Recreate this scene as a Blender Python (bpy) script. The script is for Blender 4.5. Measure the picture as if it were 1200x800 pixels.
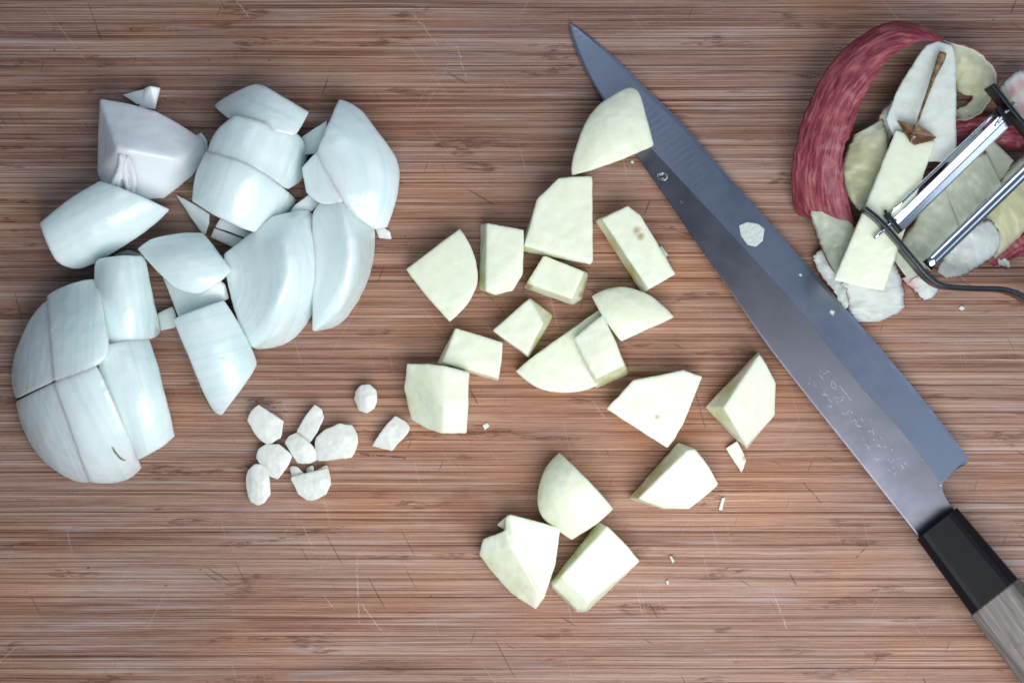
import bpy, bmesh, math, random
import numpy as np
from mathutils import Vector, Matrix

# ------------------------------------------------------------------ clear
for o in list(bpy.data.objects):
    bpy.data.objects.remove(o)
SC = bpy.context.scene
COL = SC.collection
random.seed(7)
RNG = np.random.default_rng(7)

# ------------------------------------------------------------------ camera
S = 0.00035          # metres on the board per photo pixel (photo is 1200 x 800)
H = 0.60             # camera height above the board
cam_d = bpy.data.cameras.new('camera')
cam = bpy.data.objects.new('camera', cam_d)
COL.objects.link(cam)
cam.location = (0, 0, H)
cam_d.sensor_width = 36.0
cam_d.lens = 36.0 * H / (1200 * S)
cam_d.clip_start = 0.01
cam_d.clip_end = 50
cam_d.dof.use_dof = True
cam_d.dof.focus_distance = H - 0.007
cam_d.dof.aperture_fstop = 3.6
SC.camera = cam

# ------------------------------------------------------------------ light
world = bpy.data.worlds.new('World')
SC.world = world
world.use_nodes = True
bg = world.node_tree.nodes['Background']
bg.inputs['Color'].default_value = (0.50, 0.72, 1.0, 1)
bg.inputs['Strength'].default_value = 0.17

def area(name, loc, target, size, power, color):
    l = bpy.data.lights.new(name, 'AREA')
    l.shape = 'RECTANGLE'
    l.size, l.size_y = size
    l.energy = power
    l.color = color
    o = bpy.data.objects.new(name, l)
    COL.objects.link(o)
    o.location = loc
    d = Vector(target) - Vector(loc)
    o.rotation_euler = d.to_track_quat('-Z', 'Y').to_euler()
    return o

area('window_light', (0.12, -0.235, 0.405), (0.03, 0.0, 0.0), (0.42, 0.42), 2.95, (0.95, 0.985, 1.0))
area('sky_light', (0.95, 0.16, 0.85), (0.1, 0.05, 0.0), (1.0, 0.5), 2.2, (0.70, 0.83, 1.0))
area('peeler_strip_light', (-0.02, 0.68, 0.90), (0.15, 0.05, 0.0), (0.60, 0.42), 1.7, (0.75, 0.88, 1.0))  # added unseen lamp, gives the peeler blade its bright strip

SC.view_settings.view_transform = 'Standard'
SC.view_settings.look = 'None'
SC.view_settings.exposure = 0.0
SC.view_settings.gamma = 1.0
SC.render.engine = 'CYCLES'
SC.cycles.use_denoising = True
SC.cycles.max_bounces = 8

# ------------------------------------------------------------------ helpers
def W(x, y, z=0.0):
    """photo position (pixels) of a point z mm above the board -> metres"""
    k = (H - z * 0.001) / H
    return ((x - 600) * S * k, (400 - y) * S * k, z * 0.001)

def WA(p):
    p = np.asarray(p, float)
    k = (H - p[:, 2] * 0.001) / H
    return np.stack([(p[:, 0] - 600) * S * k, (400 - p[:, 1]) * S * k, p[:, 2] * 0.001], 1)

def to_px(co):
    k = (H - co[:, 2]) / H
    return np.stack([co[:, 0] / (S * k) + 600, 400 - co[:, 1] / (S * k), co[:, 2] * 1000], 1)

LAT = np.random.default_rng(3).uniform(-1, 1, (64, 64, 64))
def vnoise(p):
    i = np.floor(p).astype(int)
    f = p - i
    f = f * f * (3 - 2 * f)
    out = np.zeros(len(p))
    for dx in (0, 1):
        for dy in (0, 1):
            for dz in (0, 1):
                w = (f[:, 0] if dx else 1 - f[:, 0]) * (f[:, 1] if dy else 1 - f[:, 1]) * (f[:, 2] if dz else 1 - f[:, 2])
                out += w * LAT[(i[:, 0] + dx) & 63, (i[:, 1] + dy) & 63, (i[:, 2] + dz) & 63]
    return out

def wavy(co, amp, scale, seed, octaves=3):
    """smooth noise, one value per vertex"""
    r = np.random.default_rng(seed)
    q, _ = np.linalg.qr(r.normal(size=(3, 3)))
    p = np.asarray(co) @ q / scale * 2 + r.uniform(0, 60, 3)
    out = np.zeros(len(co))
    for k in range(octaves):
        out += vnoise(p * 2.03 ** k + k * 7.7) * amp * 1.6 / 1.9 ** k
    return out

def tag(o, label=None, cat=None, group=None, kind=None):
    if label: o['label'] = label
    if cat: o['category'] = cat
    if group: o['group'] = group
    if kind: o['kind'] = kind
    return o

def link(name, me, mat, parent=None, smooth=True):
    o = bpy.data.objects.new(name, me)
    COL.objects.link(o)
    if mat is not None and len(me.materials) == 0:
        me.materials.append(mat)
    if smooth:
        me.polygons.foreach_set('use_smooth', [True] * len(me.polygons))
    if parent is not None:
        o.parent = parent
        o.matrix_parent_inverse = parent.matrix_world.inverted()
    return o

def recenter(o):
    """origin of a top-level mesh to the middle of its base"""
    me = o.data
    n = len(me.vertices)
    co = np.empty(n * 3)
    me.vertices.foreach_get('co', co)
    co = co.reshape(-1, 3)
    c = (co.min(0) + co.max(0)) / 2
    c[2] = co[:, 2].min()
    me.vertices.foreach_set('co', (co - c).ravel())
    o.location = c
    bpy.context.view_layer.update()
    return o

def empty(name, loc):
    o = bpy.data.objects.new(name, None)
    COL.objects.link(o)
    o.location = loc
    o.empty_display_size = 0.01
    bpy.context.view_layer.update()
    return o

def resample(pts, n):
    """Catmull-Rom through pts, n samples"""
    p = np.asarray(pts, float)
    if len(p) == 2:
        t = np.linspace(0, 1, n)[:, None]
        return p[0] * (1 - t) + p[1] * t
    d = np.concatenate([[0], np.cumsum(np.linalg.norm(np.diff(p[:, :2], axis=0), axis=1) + 1e-6)])
    out = []
    ext = np.vstack([2 * p[0] - p[1], p, 2 * p[-1] - p[-2]])
    for s in np.linspace(0, d[-1], n):
        i = min(max(np.searchsorted(d, s, side='right') - 1, 0), len(p) - 2)
        t = (s - d[i]) / (d[i + 1] - d[i])
        a, b, c, e = ext[i], ext[i + 1], ext[i + 2], ext[i + 3]
        out.append(.5 * ((2 * b) + (-a + c) * t + (2 * a - 5 * b + 4 * c - e) * t * t + (-a + 3 * b - 3 * c + e) * t ** 3))
    return np.array(out)

# ------------------------------------------------------------------ materials
class Mat:
    def __init__(self, name):
        self.m = bpy.data.materials.new(name)
        self.m.use_nodes = True
        self.nt = self.m.node_tree
        self.b = self.nt.nodes['Principled BSDF']
    def set(self, **kw):
        for k, v in kw.items():
            self.inp(self.b, k.replace('_', ' '), v)
        return self
    def inp(self, node, key, v):
        s = node.inputs[key]
        if isinstance(v, bpy.types.NodeSocket):
            self.nt.links.new(v, s)
        else:
            if hasattr(s.default_value, '__len__') and len(s.default_value) == 4 and len(v) == 3:
                v = (*v, 1)
            s.default_value = v
    def node(self, typ, out=0, props=None, **kw):
        n = self.nt.nodes.new(typ)
        for k, v in (props or {}).items():
            setattr(n, k, v)
        for k, v in kw.items():
            key = int(k[1:]) if k[0] == 'i' and k[1:].isdigit() else k.replace('_', ' ')
            self.inp(n, key, v)
        return n.outputs[out]
    def math(self, op, a, b=0.0, clamp=False):
        return self.node('ShaderNodeMath', 0, {'operation': op, 'use_clamp': clamp}, i0=a, i1=b)
    def vmul(self, v, s):
        return self.node('ShaderNodeVectorMath', 0, {'operation': 'MULTIPLY'}, i0=v, i1=s)
    def vadd(self, v, s):
        return self.node('ShaderNodeVectorMath', 0, {'operation': 'ADD'}, i0=v, i1=s)
    def noise(self, v, scale=1.0, detail=2.0, rough=.5, dist=0.0):
        return self.node('ShaderNodeTexNoise', 0, None, Vector=v, Scale=scale, Detail=detail, Roughness=rough, Distortion=dist)
    def step(self, v, a, b, lo=0.0, hi=1.0):
        n = self.nt.nodes.new('ShaderNodeMapRange')
        n.interpolation_type = 'SMOOTHSTEP'
        self.inp(n, 0, v)
        n.inputs[1].default_value, n.inputs[2].default_value = a, b
        n.inputs[3].default_value, n.inputs[4].default_value = lo, hi
        return n.outputs[0]
    def mix(self, f, a, b, blend='MIX'):
        n = self.nt.nodes.new('ShaderNodeMix')
        n.data_type = 'RGBA'
        n.blend_type = blend
        self.inp(n, 0, f)
        self.inp(n, 6, a)
        self.inp(n, 7, b)
        return n.outputs[2]
    def ramp(self, f, stops):
        n = self.nt.nodes.new('ShaderNodeValToRGB')
        e = n.color_ramp.elements
        while len(e) < len(stops):
            e.new(0.5)
        for i, (p, c) in enumerate(stops):
            e[i].position = p
            e[i].color = (*c, 1)
        self.inp(n, 0, f)
        return n.outputs[0]
    def attr(self, name, out='Fac'):
        n = self.nt.nodes.new('ShaderNodeAttribute')
        n.attribute_name = name
        return n.outputs[out]
    def pos(self):
        g = self.nt.nodes.new('ShaderNodeNewGeometry')
        return g.outputs['Position']
    def objrand(self):
        return self.nt.nodes.new('ShaderNodeObjectInfo').outputs['Random']
    def bump(self, h, strength=.3, dist=.001):
        n = self.nt.nodes.new('ShaderNodeBump')
        n.inputs['Strength'].default_value = strength
        n.inputs['Distance'].default_value = dist
        self.inp(n, 'Height', h)
        self.nt.links.new(n.outputs[0], self.b.inputs['Normal'])

PX = 1.0 / S

def make_bamboo():
    M = Mat('bamboo')
    P = M.vmul(M.pos(), (PX, PX, 0))                      # photo pixels
    rnd = M.attr('tone')
    wob = M.math('MULTIPLY', M.math('SUBTRACT', M.noise(M.vmul(P, (.004, .02, 1)), 1, 2), .5), 5.0)
    Pw = M.vadd(P, M.node('ShaderNodeCombineXYZ', 0, None, X=0, Y=wob, Z=0))
    n_broad = M.noise(M.vmul(P, (.0028, .070, 1)), 1, 3, .55)
    n_line = M.noise(M.vadd(M.vmul(Pw, (.0022, .31, 1)), (7, 3, 0)), 1, 2, .6)
    n_fine = M.noise(M.vadd(M.vmul(Pw, (.0030, .66, 1)), (17, 9, 0)), 1, 1, .6)
    n_short = M.noise(M.vadd(M.vmul(P, (.045, .40, 1)), (77, 9, 0)), 1, 3, .65)
    n_dot = M.noise(M.vmul(P, (.35, .5, 1)), 1, 2, .6)
    t = M.math('MULTIPLY_ADD', n_broad, .75)
    t.node.inputs[2].default_value = -.375 + .515
    t = M.math('ADD', t, M.math('MULTIPLY', M.math('SUBTRACT', n_line, .5), .80))
    t = M.math('ADD', t, M.math('MULTIPLY', M.math('SUBTRACT', n_fine, .5), 1.15))
    t = M.math('ADD', t, M.math('MULTIPLY', M.math('SUBTRACT', n_short, .5), .34))
    t = M.math('ADD', t, M.math('MULTIPLY', M.math('SUBTRACT', n_dot, .5), .16))
    t = M.math('ADD', t, M.math('MULTIPLY', M.math('SUBTRACT', rnd, .5), .16))
    col = M.ramp(t, [(.0, (.075, .028, .017)), (.30, (.190, .088, .056)), (.52, (.295, .158, .108)),
                     (.76, (.390, .245, .182)), (1.0, (.50, .37, .31))])
    # worn pale grey streaks
    pale = M.step(M.noise(M.vadd(M.vmul(P, (.0055, .13, 1)), (31, 5, 0)), 1, 3, .6), .53, .74)
    col = M.mix(M.math('MULTIPLY', pale, .40), col, (.47, .40, .40))
    # thin dark joints between fibres
    dk = M.step(M.noise(M.vadd(M.vmul(P, (.0026, .52, 1)), (3, 77, 0)), 1, 1, .5), .60, .70)
    col = M.mix(M.math('MULTIPLY', dk, .30), col, (.12, .052, .036))
    lt = M.step(M.noise(M.vadd(M.vmul(P, (.0028, .55, 1)), (23, 177, 0)), 1, 1, .5), .61, .71)
    col = M.mix(M.math('MULTIPLY', lt, .52), col, (.56, .43, .36))
    # bamboo nodes: ragged red-brown patches inside a strip
    nm = M.step(M.noise(M.vadd(M.vmul(P, (.011, .050, 1)), (51, 15, 0)), 1, 2, .5), .60, .66)
    nf = M.step(M.noise(M.vadd(M.vmul(P, (.05, .34, 1)), (1, 5, 0)), 1, 4, .65, .8), .42, .62)
    nmask = M.math('MULTIPLY', nm, nf)
    col = M.mix(M.math('MULTIPLY', nmask, .72), col, (.098, .036, .022))
    # warm stains, and a tint warmer towards the board's middle, cooler outside
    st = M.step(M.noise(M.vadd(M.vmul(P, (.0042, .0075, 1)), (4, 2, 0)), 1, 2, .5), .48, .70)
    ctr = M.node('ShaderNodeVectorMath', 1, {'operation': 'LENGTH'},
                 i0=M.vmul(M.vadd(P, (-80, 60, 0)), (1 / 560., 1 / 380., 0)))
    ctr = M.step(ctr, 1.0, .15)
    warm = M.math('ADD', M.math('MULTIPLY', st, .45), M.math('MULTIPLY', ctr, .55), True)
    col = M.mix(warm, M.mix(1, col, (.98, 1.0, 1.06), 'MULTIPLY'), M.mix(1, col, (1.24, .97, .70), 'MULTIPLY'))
    # dark pits and knife nicks
    pit = M.step(M.noise(M.vmul(P, (.10, .16, 1)), 1, 1, .5), .775, .82)
    col = M.mix(M.math('MULTIPLY', pit, .75), col, (.035, .018, .014))
    scr_total = None
    for k, (ang, thr, sx, sy) in enumerate([(62, .785, .007, .42), (104, .775, .006, .42), (128, .80, .008, .40)]):
        a = math.radians(ang)
        rx = M.math('ADD', M.node('ShaderNodeVectorMath', 1, {'operation': 'DOT_PRODUCT'}, i0=P, i1=(math.cos(a) * sx, math.sin(a) * sx, 0)), 11.3 * k)
        ry = M.node('ShaderNodeVectorMath', 1, {'operation': 'DOT_PRODUCT'}, i0=P, i1=(-math.sin(a) * sy, math.cos(a) * sy, 0))
        v = M.node('ShaderNodeCombineXYZ', 0, None, X=rx, Y=ry, Z=k * 3.3)
        s = M.step(M.noise(v, 1, 0, .5), thr, thr + .03)
        pm = M.step(M.noise(M.vadd(P, (k * 400, 0, 0)), .012, 1), .46, .60)
        s = M.math('MULTIPLY', s, pm)
        scr_total = s if scr_total is None else M.math('MAXIMUM', scr_total, s)
    col = M.mix(M.math('MULTIPLY', scr_total, .16), col, (.62, .52, .45))
    dks = None
    for k, (ang, thr) in enumerate([(70, .845), (118, .84), (-30, .86)]):
        a = math.radians(ang)
        rx = M.math('ADD', M.node('ShaderNodeVectorMath', 1, {'operation': 'DOT_PRODUCT'}, i0=P, i1=(math.cos(a) * .022, math.sin(a) * .022, 0)), 31.3 * k)
        ry = M.node('ShaderNodeVectorMath', 1, {'operation': 'DOT_PRODUCT'}, i0=P, i1=(-math.sin(a) * .30, math.cos(a) * .30, 0))
        v = M.node('ShaderNodeCombineXYZ', 0, None, X=rx, Y=ry, Z=k * 5.3 + 40)
        s = M.step(M.noise(v, 1, 0, .5), thr - .01, thr + .03)
        dks = s if dks is None else M.math('MAXIMUM', dks, s)
    col = M.mix(M.math('MULTIPLY', dks, .6), col, (.06, .028, .02))
    def seg(x0, y0, x1, y1, w):
        a = Vector((x0 - 600, 400 - y0, 0)); b = Vector((x1 - 600, 400 - y1, 0)); d = b - a
        L = d.length; d = d / L
        rel = M.vadd(Pj, tuple(-a))
        u = M.node('ShaderNodeVectorMath', 1, {'operation': 'DOT_PRODUCT'}, i0=rel, i1=tuple(d))
        v = M.node('ShaderNodeVectorMath', 1, {'operation': 'DOT_PRODUCT'}, i0=rel, i1=(-d.y, d.x, 0))
        c = M.math('SUBTRACT', M.math('ABSOLUTE', M.math('SUBTRACT', u, L / 2)), L / 2)
        e = M.math('MAXIMUM', M.math('ABSOLUTE', v), M.math('MULTIPLY', c, .5))
        return M.step(e, w, w * .35)
    jit = M.math('MULTIPLY', M.math('SUBTRACT', M.noise(P, .14, 2), .5), 3.0)
    Pj = M.vadd(P, M.node('ShaderNodeCombineXYZ', 0, None, X=jit, Y=jit, Z=0))
    brk = M.step(M.noise(P, .22, 2), .36, .52)
    for lst, colr, amt in (([(101, -4, 118, 46, 1.0), (565, 338, 590, 366, .9), (813, 452, 826, 500, .9), (424, 532, 474, 536, 1.6), (18, 345, 26, 378, .8), (942, 566, 962, 588, .9),
                             (1004, 652, 1016, 640, 1.2), (300, 470, 336, 482, .9), (1068, 338, 1075, 352, .7)], (.045, .02, .014), .75),
                           ([(418, 655, 421, 728, .8), (424, 708, 446, 738, .8), (486, 18, 512, 52, .7), (536, 55, 546, 92, .8), (278, 2, 291, 20, .8), (380, 698, 392, 714, .7),
                             (0, 775, 18, 758, .8), (700, 640, 716, 692, .6), (905, 690, 922, 735, .6), (352, 610, 366, 640, .6)], (.58, .48, .42), .5)):
        tot = None
        for q in lst:
            g = seg(*q)
            tot = g if tot is None else M.math('MAXIMUM', tot, g)
        col = M.mix(M.math('MULTIPLY', M.math('MULTIPLY', tot, brk), amt), col, colr)
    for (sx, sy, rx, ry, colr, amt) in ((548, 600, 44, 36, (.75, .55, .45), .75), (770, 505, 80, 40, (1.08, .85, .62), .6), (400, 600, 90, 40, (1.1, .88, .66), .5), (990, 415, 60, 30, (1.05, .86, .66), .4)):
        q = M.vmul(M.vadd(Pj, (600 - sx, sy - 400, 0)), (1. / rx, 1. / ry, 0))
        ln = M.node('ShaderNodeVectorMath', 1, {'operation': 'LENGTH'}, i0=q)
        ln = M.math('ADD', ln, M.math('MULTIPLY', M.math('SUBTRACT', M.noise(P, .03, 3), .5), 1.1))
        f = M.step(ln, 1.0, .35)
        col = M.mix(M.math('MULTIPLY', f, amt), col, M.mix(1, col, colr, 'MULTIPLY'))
    h = M.math('ADD', M.math('MULTIPLY', n_line, .8), M.math('MULTIPLY', n_fine, .5))
    h = M.math('SUBTRACT', h, M.math('MULTIPLY', M.math('MAXIMUM', scr_total, dks), .6))
    M.bump(h, .28, .0006)
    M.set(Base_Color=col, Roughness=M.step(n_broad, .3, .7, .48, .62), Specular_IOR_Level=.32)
    return M.m

def make_onion(name, base, vein, vein_amt):
    M = Mat(name)
    g = M.attr('grain', 'Vector')
    r = M.objrand()
    off = M.node('ShaderNodeCombineXYZ', 0, None, X=M.math('MULTIPLY', r, 40), Y=M.math('MULTIPLY', r, 17), Z=0)
    v1 = M.noise(M.vadd(M.vmul(g, (.42, .004, 0)), off), 1, 2, .5)
    v2 = M.noise(M.vadd(M.vmul(g, (.09, .004, 0)), off), 1, 2, .5)
    cl = M.noise(M.vmul(M.pos(), (PX,) * 3), .018, 3, .5)
    v3 = M.step(M.noise(M.vadd(M.vmul(g, (.16, .002, 0)), off), 1, 1, .4), .585, .625)
    f = M.math('ADD', M.math('MULTIPLY', M.step(v1, .48, .68), .55), M.math('MULTIPLY', M.step(v2, .45, .7), .6), True)
    col = M.mix(M.math('MULTIPLY', f, vein_amt), base, vein)
    col = M.mix(M.step(cl, .45, .75, 0, .35), col, vein)
    col = M.mix(M.math('MULTIPLY', v3, vein_amt * .8), col, vein)
    spot = M.attr('spot')
    col = M.mix(M.math('MULTIPLY', spot, .85), col, (.11, .085, .05))
    M.bump(M.math('ADD', v1, M.math('MULTIPLY', v2, .8)), .16, .0008)
    M.set(Base_Color=col, Roughness=.27, Specular_IOR_Level=.6, Subsurface_Weight=.75,
          Subsurface_Radius=(.75, 1.0, 1.0), Subsurface_Scale=.006, Coat_Weight=.3, Coat_Roughness=.14)
    return M.m

def make_apple_flesh(name, base, dark, green):
    M = Mat(name)
    P = M.vmul(M.pos(), (PX,) * 3)
    n = M.noise(P, .07, 3, .6)
    fine = M.noise(P, .55, 3, .65)
    col = M.mix(M.step(n, .42, .72, 0, .55), base, dark)
    col = M.mix(M.step(fine, .5, .75, 0, .28), col, dark)
    peel = M.attr('peel')
    col = M.mix(M.math('MULTIPLY', peel, .85), col, green)
    spot = M.attr('spot')
    col = M.mix(M.math('MULTIPLY', spot, .8), col, (.42, .27, .12))
    M.bump(M.math('ADD', M.math('MULTIPLY', n, .3), fine), .22, .0006)
    M.set(Base_Color=col, Roughness=.42, Specular_IOR_Level=.45, Subsurface_Weight=.4,
          Subsurface_Radius=(1.0, .9, .45), Subsurface_Scale=.005, Coat_Weight=.22, Coat_Roughness=.24)
    return M.m

def make_garlic():
    M = Mat('garlic_flesh')
    P = M.vmul(M.pos(), (PX,) * 3)
    n = M.noise(P, .09, 3, .6)
    fine = M.noise(P, .4, 2, .6)
    col = M.mix(M.step(n, .42, .72, 0, .5), (.80, .80, .73), (.66, .64, .53))
    M.bump(M.math('ADD', n, M.math('MULTIPLY', fine, .3)), .12, .0006)
    M.set(Base_Color=col, Roughness=.32, Subsurface_Weight=.4, Subsurface_Radius=(1, .95, .8), Subsurface_Scale=.003)
    return M.m

def make_skin():
    M = Mat('red_apple_skin')
    g = M.attr('grain', 'Vector')
    a = M.noise(M.vmul(g, (.24, .020, 0)), 1, 4, .68, .8)
    b = M.noise(M.vmul(g, (.45, .04, 0)), 1, 3, .6)
    c = M.noise(M.vmul(g, (.035, .012, 0)), 1, 2, .5)
    t = M.math('ADD', M.math('MULTIPLY', a, .7), M.math('MULTIPLY', b, .3))
    col = M.ramp(t, [(.34, (.11, .008, .022)), (.47, (.22, .030, .052)), (.58, (.36, .085, .10)), (.72, (.52, .25, .22))])
    col = M.mix(M.step(c, .55, .75, 0, .4), col, (.44, .15, .13))
    d = M.step(M.noise(M.vmul(g, (.26, .03, 0)), 1, 3, .6), .54, .68)
    col = M.mix(M.math('MULTIPLY', d, .6), col, (.46, .21, .17))
    f = M.noise(M.vmul(g, (.4, .25, 0)), 1, 3, .65)
    col = M.mix(M.step(f, .45, .75, 0, .4), col, (.20, .012, .03))
    M.bump(b, .06, .0004)
    M.set(Base_Color=col, Roughness=.42, Specular_IOR_Level=.4, Subsurface_Weight=.08,
          Subsurface_Radius=(1, .3, .3), Subsurface_Scale=.001)
    return M.m

def make_steel(name, col, rough, axis=None, scratch=.25, spots=True):
    M = Mat(name)
    g = M.attr('grain', 'Vector')
    P = M.vmul(M.pos(), (PX,) * 3)
    n = M.noise(M.vmul(g, (.5, .012, 0)), 1, 3, .6)
    cl = M.noise(P, .02, 3, .6)
    c = M.mix(M.step(cl, .4, .7, 0, .5), col, tuple(x * .82 for x in col))
    c = M.mix(M.step(n, .5, .72, 0, scratch), c, tuple(min(1, x * 1.22) for x in col))
    if spots:
        sp = M.step(M.noise(P, .16, 1), .775, .81)
        c = M.mix(M.math('MULTIPLY', sp, .35), c, (.75, .80, .86))
    M.bump(n, .05, .0003)
    M.set(Base_Color=c, Metallic=1.0, Roughness=M.step(cl, .3, .7, rough * .88, rough * 1.12))
    return M.m

def make_plain(name, col, rough, metal=0.0, spec=.5, bump=0.0, bscale=.3, var=.15):
    M = Mat(name)
    P = M.vmul(M.pos(), (PX,) * 3)
    n = M.noise(P, bscale, 3, .6)
    c = M.mix(M.step(n, .35, .7), tuple(x * (1 - var) for x in col), tuple(min(1, x * (1 + var)) for x in col))
    if bump: M.bump(n, bump, .0005)
    M.set(Base_Color=c, Roughness=rough, Metallic=metal, Specular_IOR_Level=spec)
    return M.m

def make_handle_wood():
    M = Mat('handle_wood')
    g = M.attr('grain', 'Vector')
    a = M.noise(M.vmul(g, (.22, .012, 0)), 1, 4, .6)
    b = M.noise(M.vmul(M.pos(), (PX,) * 3), .03, 3, .6)
    c = M.ramp(a, [(.3, (.080, .064, .056)), (.5, (.150, .126, .114)), (.7, (.25, .22, .205))])
    c = M.mix(M.step(b, .5, .75, 0, .5), c, (.07, .055, .05))
    M.bump(a, .15, .0005)
    M.set(Base_Color=c, Roughness=.6)
    return M.m

def make_water():
    M = Mat('water')
    M.set(Base_Color=(.95, .98, 1), Roughness=.03, Transmission_Weight=1.0, IOR=1.33)
    return M.m

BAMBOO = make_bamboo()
ONION = make_onion('onion_flesh', (.84, .92, .895), (.57, .74, .73), .30)
ONION_CUT = make_onion('onion_cut_flesh', (.83, .91, .89), (.59, .75, .76), .30)
ONION_ROOT = make_onion('onion_white_flesh', (.89, .905, .92), (.79, .84, .88), .22)
APPLE = make_apple_flesh('apple_flesh', (.84, .86, .68), (.77, .79, .54), (.60, .61, .24))
PEELF = make_apple_flesh('apple_peel_flesh', (.60, .62, .45), (.50, .50, .30), (.60, .56, .30))
PEELW = make_apple_flesh('apple_peel_pale_flesh', (.66, .70, .60), (.58, .60, .46), (.62, .30, .30))
CORE = make_apple_flesh('apple_core_flesh', (.74, .77, .71), (.66, .68, .56), (.6, .5, .3))
GARLIC = make_garlic()
SKIN = make_skin()
STEEL = make_steel('blade_steel', (.135, .133, .160), .36)
STEEL2 = make_steel('bevel_steel', (.25, .275, .35), .36)  # lighter, bluer copy of the blade steel; bevel's reflection put into the colour
MARK = make_plain('engraved_metal', (.25, .26, .31), .45, 1.0)
CHROME = make_steel('polished_steel', (.82, .84, .89), .11, scratch=.1, spots=False)
DARKM = make_plain('dark_steel', (.055, .058, .065), .30, 1.0)
HORN = make_plain('black_horn', (.008, .008, .010), .40, 0, .10)
WOODH = make_handle_wood()
BROWN = make_plain('seed_husk', (.20, .105, .055), .5, 0, .4, .3, .2, .4)
STEM = make_plain('stem_brown', (.23, .15, .075), .55, 0, .4, .3, .12, .55)
NICK = make_plain('dried_skin', (.20, .17, .11), .6)
WATER = make_water()

# ------------------------------------------------------------------ cutting board
board = empty('cutting_board', (0, 0, -0.018))
tag(board, 'worn bamboo cutting board of fine brown strips under all the food', 'cutting board')
y = -0.205
BX = 0.29
strip_i = 0
while y < 0.205:
    w = random.uniform(14, 27) * S
    g = 0.00006
    bev = 0.00016
    x0, x1, y0, y1 = -BX, BX, y + g, y + w - g
    zt = random.uniform(-.00004, 0)
    zb = -0.018
    prof = [(y0, zb), (y1, zb), (y1, zt - bev), (y1 - bev, zt), (y0 + bev, zt), (y0, zt - bev)]
    vs = [(x0, a, b) for a, b in prof] + [(x1, a, b) for a, b in prof]
    n = 6
    fs = [[i, (i + 1) % n, n + (i + 1) % n, n + i] for i in range(n)] + [list(range(n))[::-1], list(range(n, 2 * n))]
    me = bpy.data.meshes.new('bamboo_strip')
    me.from_pydata([(a, b, c + .018) for a, b, c in vs], [], fs)
    at = me.attributes.new('tone', 'FLOAT', 'POINT')
    at.data.foreach_set('value', [random.random()] * len(vs))
    o = bpy.data.objects.new('bamboo_strip', me)
    COL.objects.link(o)
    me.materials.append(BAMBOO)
    bm = bmesh.new(); bm.from_mesh(me); bmesh.ops.recalc_face_normals(bm, faces=bm.faces); bm.to_mesh(me); bm.free()
    o.parent = board
    y += w
    strip_i += 1

# ------------------------------------------------------------------ cut pieces of food
def solid(name, hulls, mat, voxel=.55, smooth=3, noise=.10, nscale=4.0, seed=0, grain=None, spots=(), peel=(), parent=None, mesh_only=False, zsmooth=0):
    """union of convex hulls (points in metres), remeshed fine, edges rounded and made uneven"""
    bm = bmesh.new()
    for pts in hulls:
        vs = [bm.verts.new(p) for p in pts]
        r = bmesh.ops.convex_hull(bm, input=vs)
        junk = set(r['geom_interior']) | set(r['geom_unused'])
        bmesh.ops.delete(bm, geom=[e for e in junk if isinstance(e, bmesh.types.BMVert)], context='VERTS')
    bmesh.ops.recalc_face_normals(bm, faces=bm.faces)
    me = bpy.data.meshes.new(name)
    bm.to_mesh(me)
    bm.free()
    tmp = bpy.data.objects.new('tmp', me)
    COL.objects.link(tmp)
    rm = tmp.modifiers.new('r', 'REMESH')
    rm.mode = 'VOXEL'
    rm.voxel_size = voxel * .001
    sm = tmp.modifiers.new('s', 'SMOOTH')
    sm.iterations = smooth
    sm.factor = .5
    if zsmooth:
        s2 = tmp.modifiers.new('z', 'SMOOTH')
        s2.iterations = zsmooth
        s2.factor = .5
        s2.use_x = s2.use_y = False
    dg = bpy.context.evaluated_depsgraph_get()
    out = bpy.data.meshes.new_from_object(tmp.evaluated_get(dg))
    bpy.data.objects.remove(tmp)
    bpy.data.meshes.remove(me)
    out.name = name
    n = len(out.vertices)
    co = np.empty(n * 3)
    out.vertices.foreach_get('co', co)
    co = co.reshape(-1, 3)
    no = np.empty(n * 3)
    out.vertex_normals.foreach_get('vector', no)
    no = no.reshape(-1, 3)
    d = wavy(co * 1000, noise, nscale, seed, 2) * .001
    co = co + no * d[:, None]
    px = to_px(co)
    gr = np.zeros((n, 3))
    if grain is None:
        grain = ('lin', 0)
    if grain[0] == 'lin':
        a = math.radians(grain[1])
        gr[:, 1] = px[:, 0] * math.cos(a) + px[:, 1] * math.sin(a)
        gr[:, 0] = -px[:, 0] * math.sin(a) + px[:, 1] * math.cos(a)
    elif grain[0] == 'arc':
        dx, dy = px[:, 0] - grain[1], px[:, 1] - grain[2]
        r = np.hypot(dx, dy)
        gr[:, 0] = r
        gr[:, 1] = np.arctan2(dy, dx) * 80
    else:
        dx, dy = px[:, 0] - grain[1], px[:, 1] - grain[2]
        gr[:, 1] = np.hypot(dx, dy)
        gr[:, 0] = np.arctan2(dy, dx) * grain[3]
    at = out.attributes.new('grain', 'FLOAT_VECTOR', 'POINT')
    at.data.foreach_set('vector', gr.ravel())
    for nm, lst in (('spot', spots), ('peel', peel)):
        v = np.zeros(n)
        for (sx, sy, sr) in lst:
            dd = np.hypot(px[:, 0] - sx, px[:, 1] - sy) / sr + wavy(px, .18, 9, seed + 5)
            v = np.maximum(v, np.clip(1.35 - dd, 0, 1) * (np.clip(1.25 - no[:, 2] * 1.25, 0, 1) if nm == 'peel' else 1))  # peel on side faces: green outer flesh, with shaded-side tone painted in
        at = out.attributes.new(nm, 'FLOAT', 'POINT')
        at.data.foreach_set('value', v)
    out.vertices.foreach_set('co', co.ravel())
    out.update()
    if mesh_only:
        out.materials.append(mat)
        return out
    return link(name, out, mat, parent)

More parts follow.
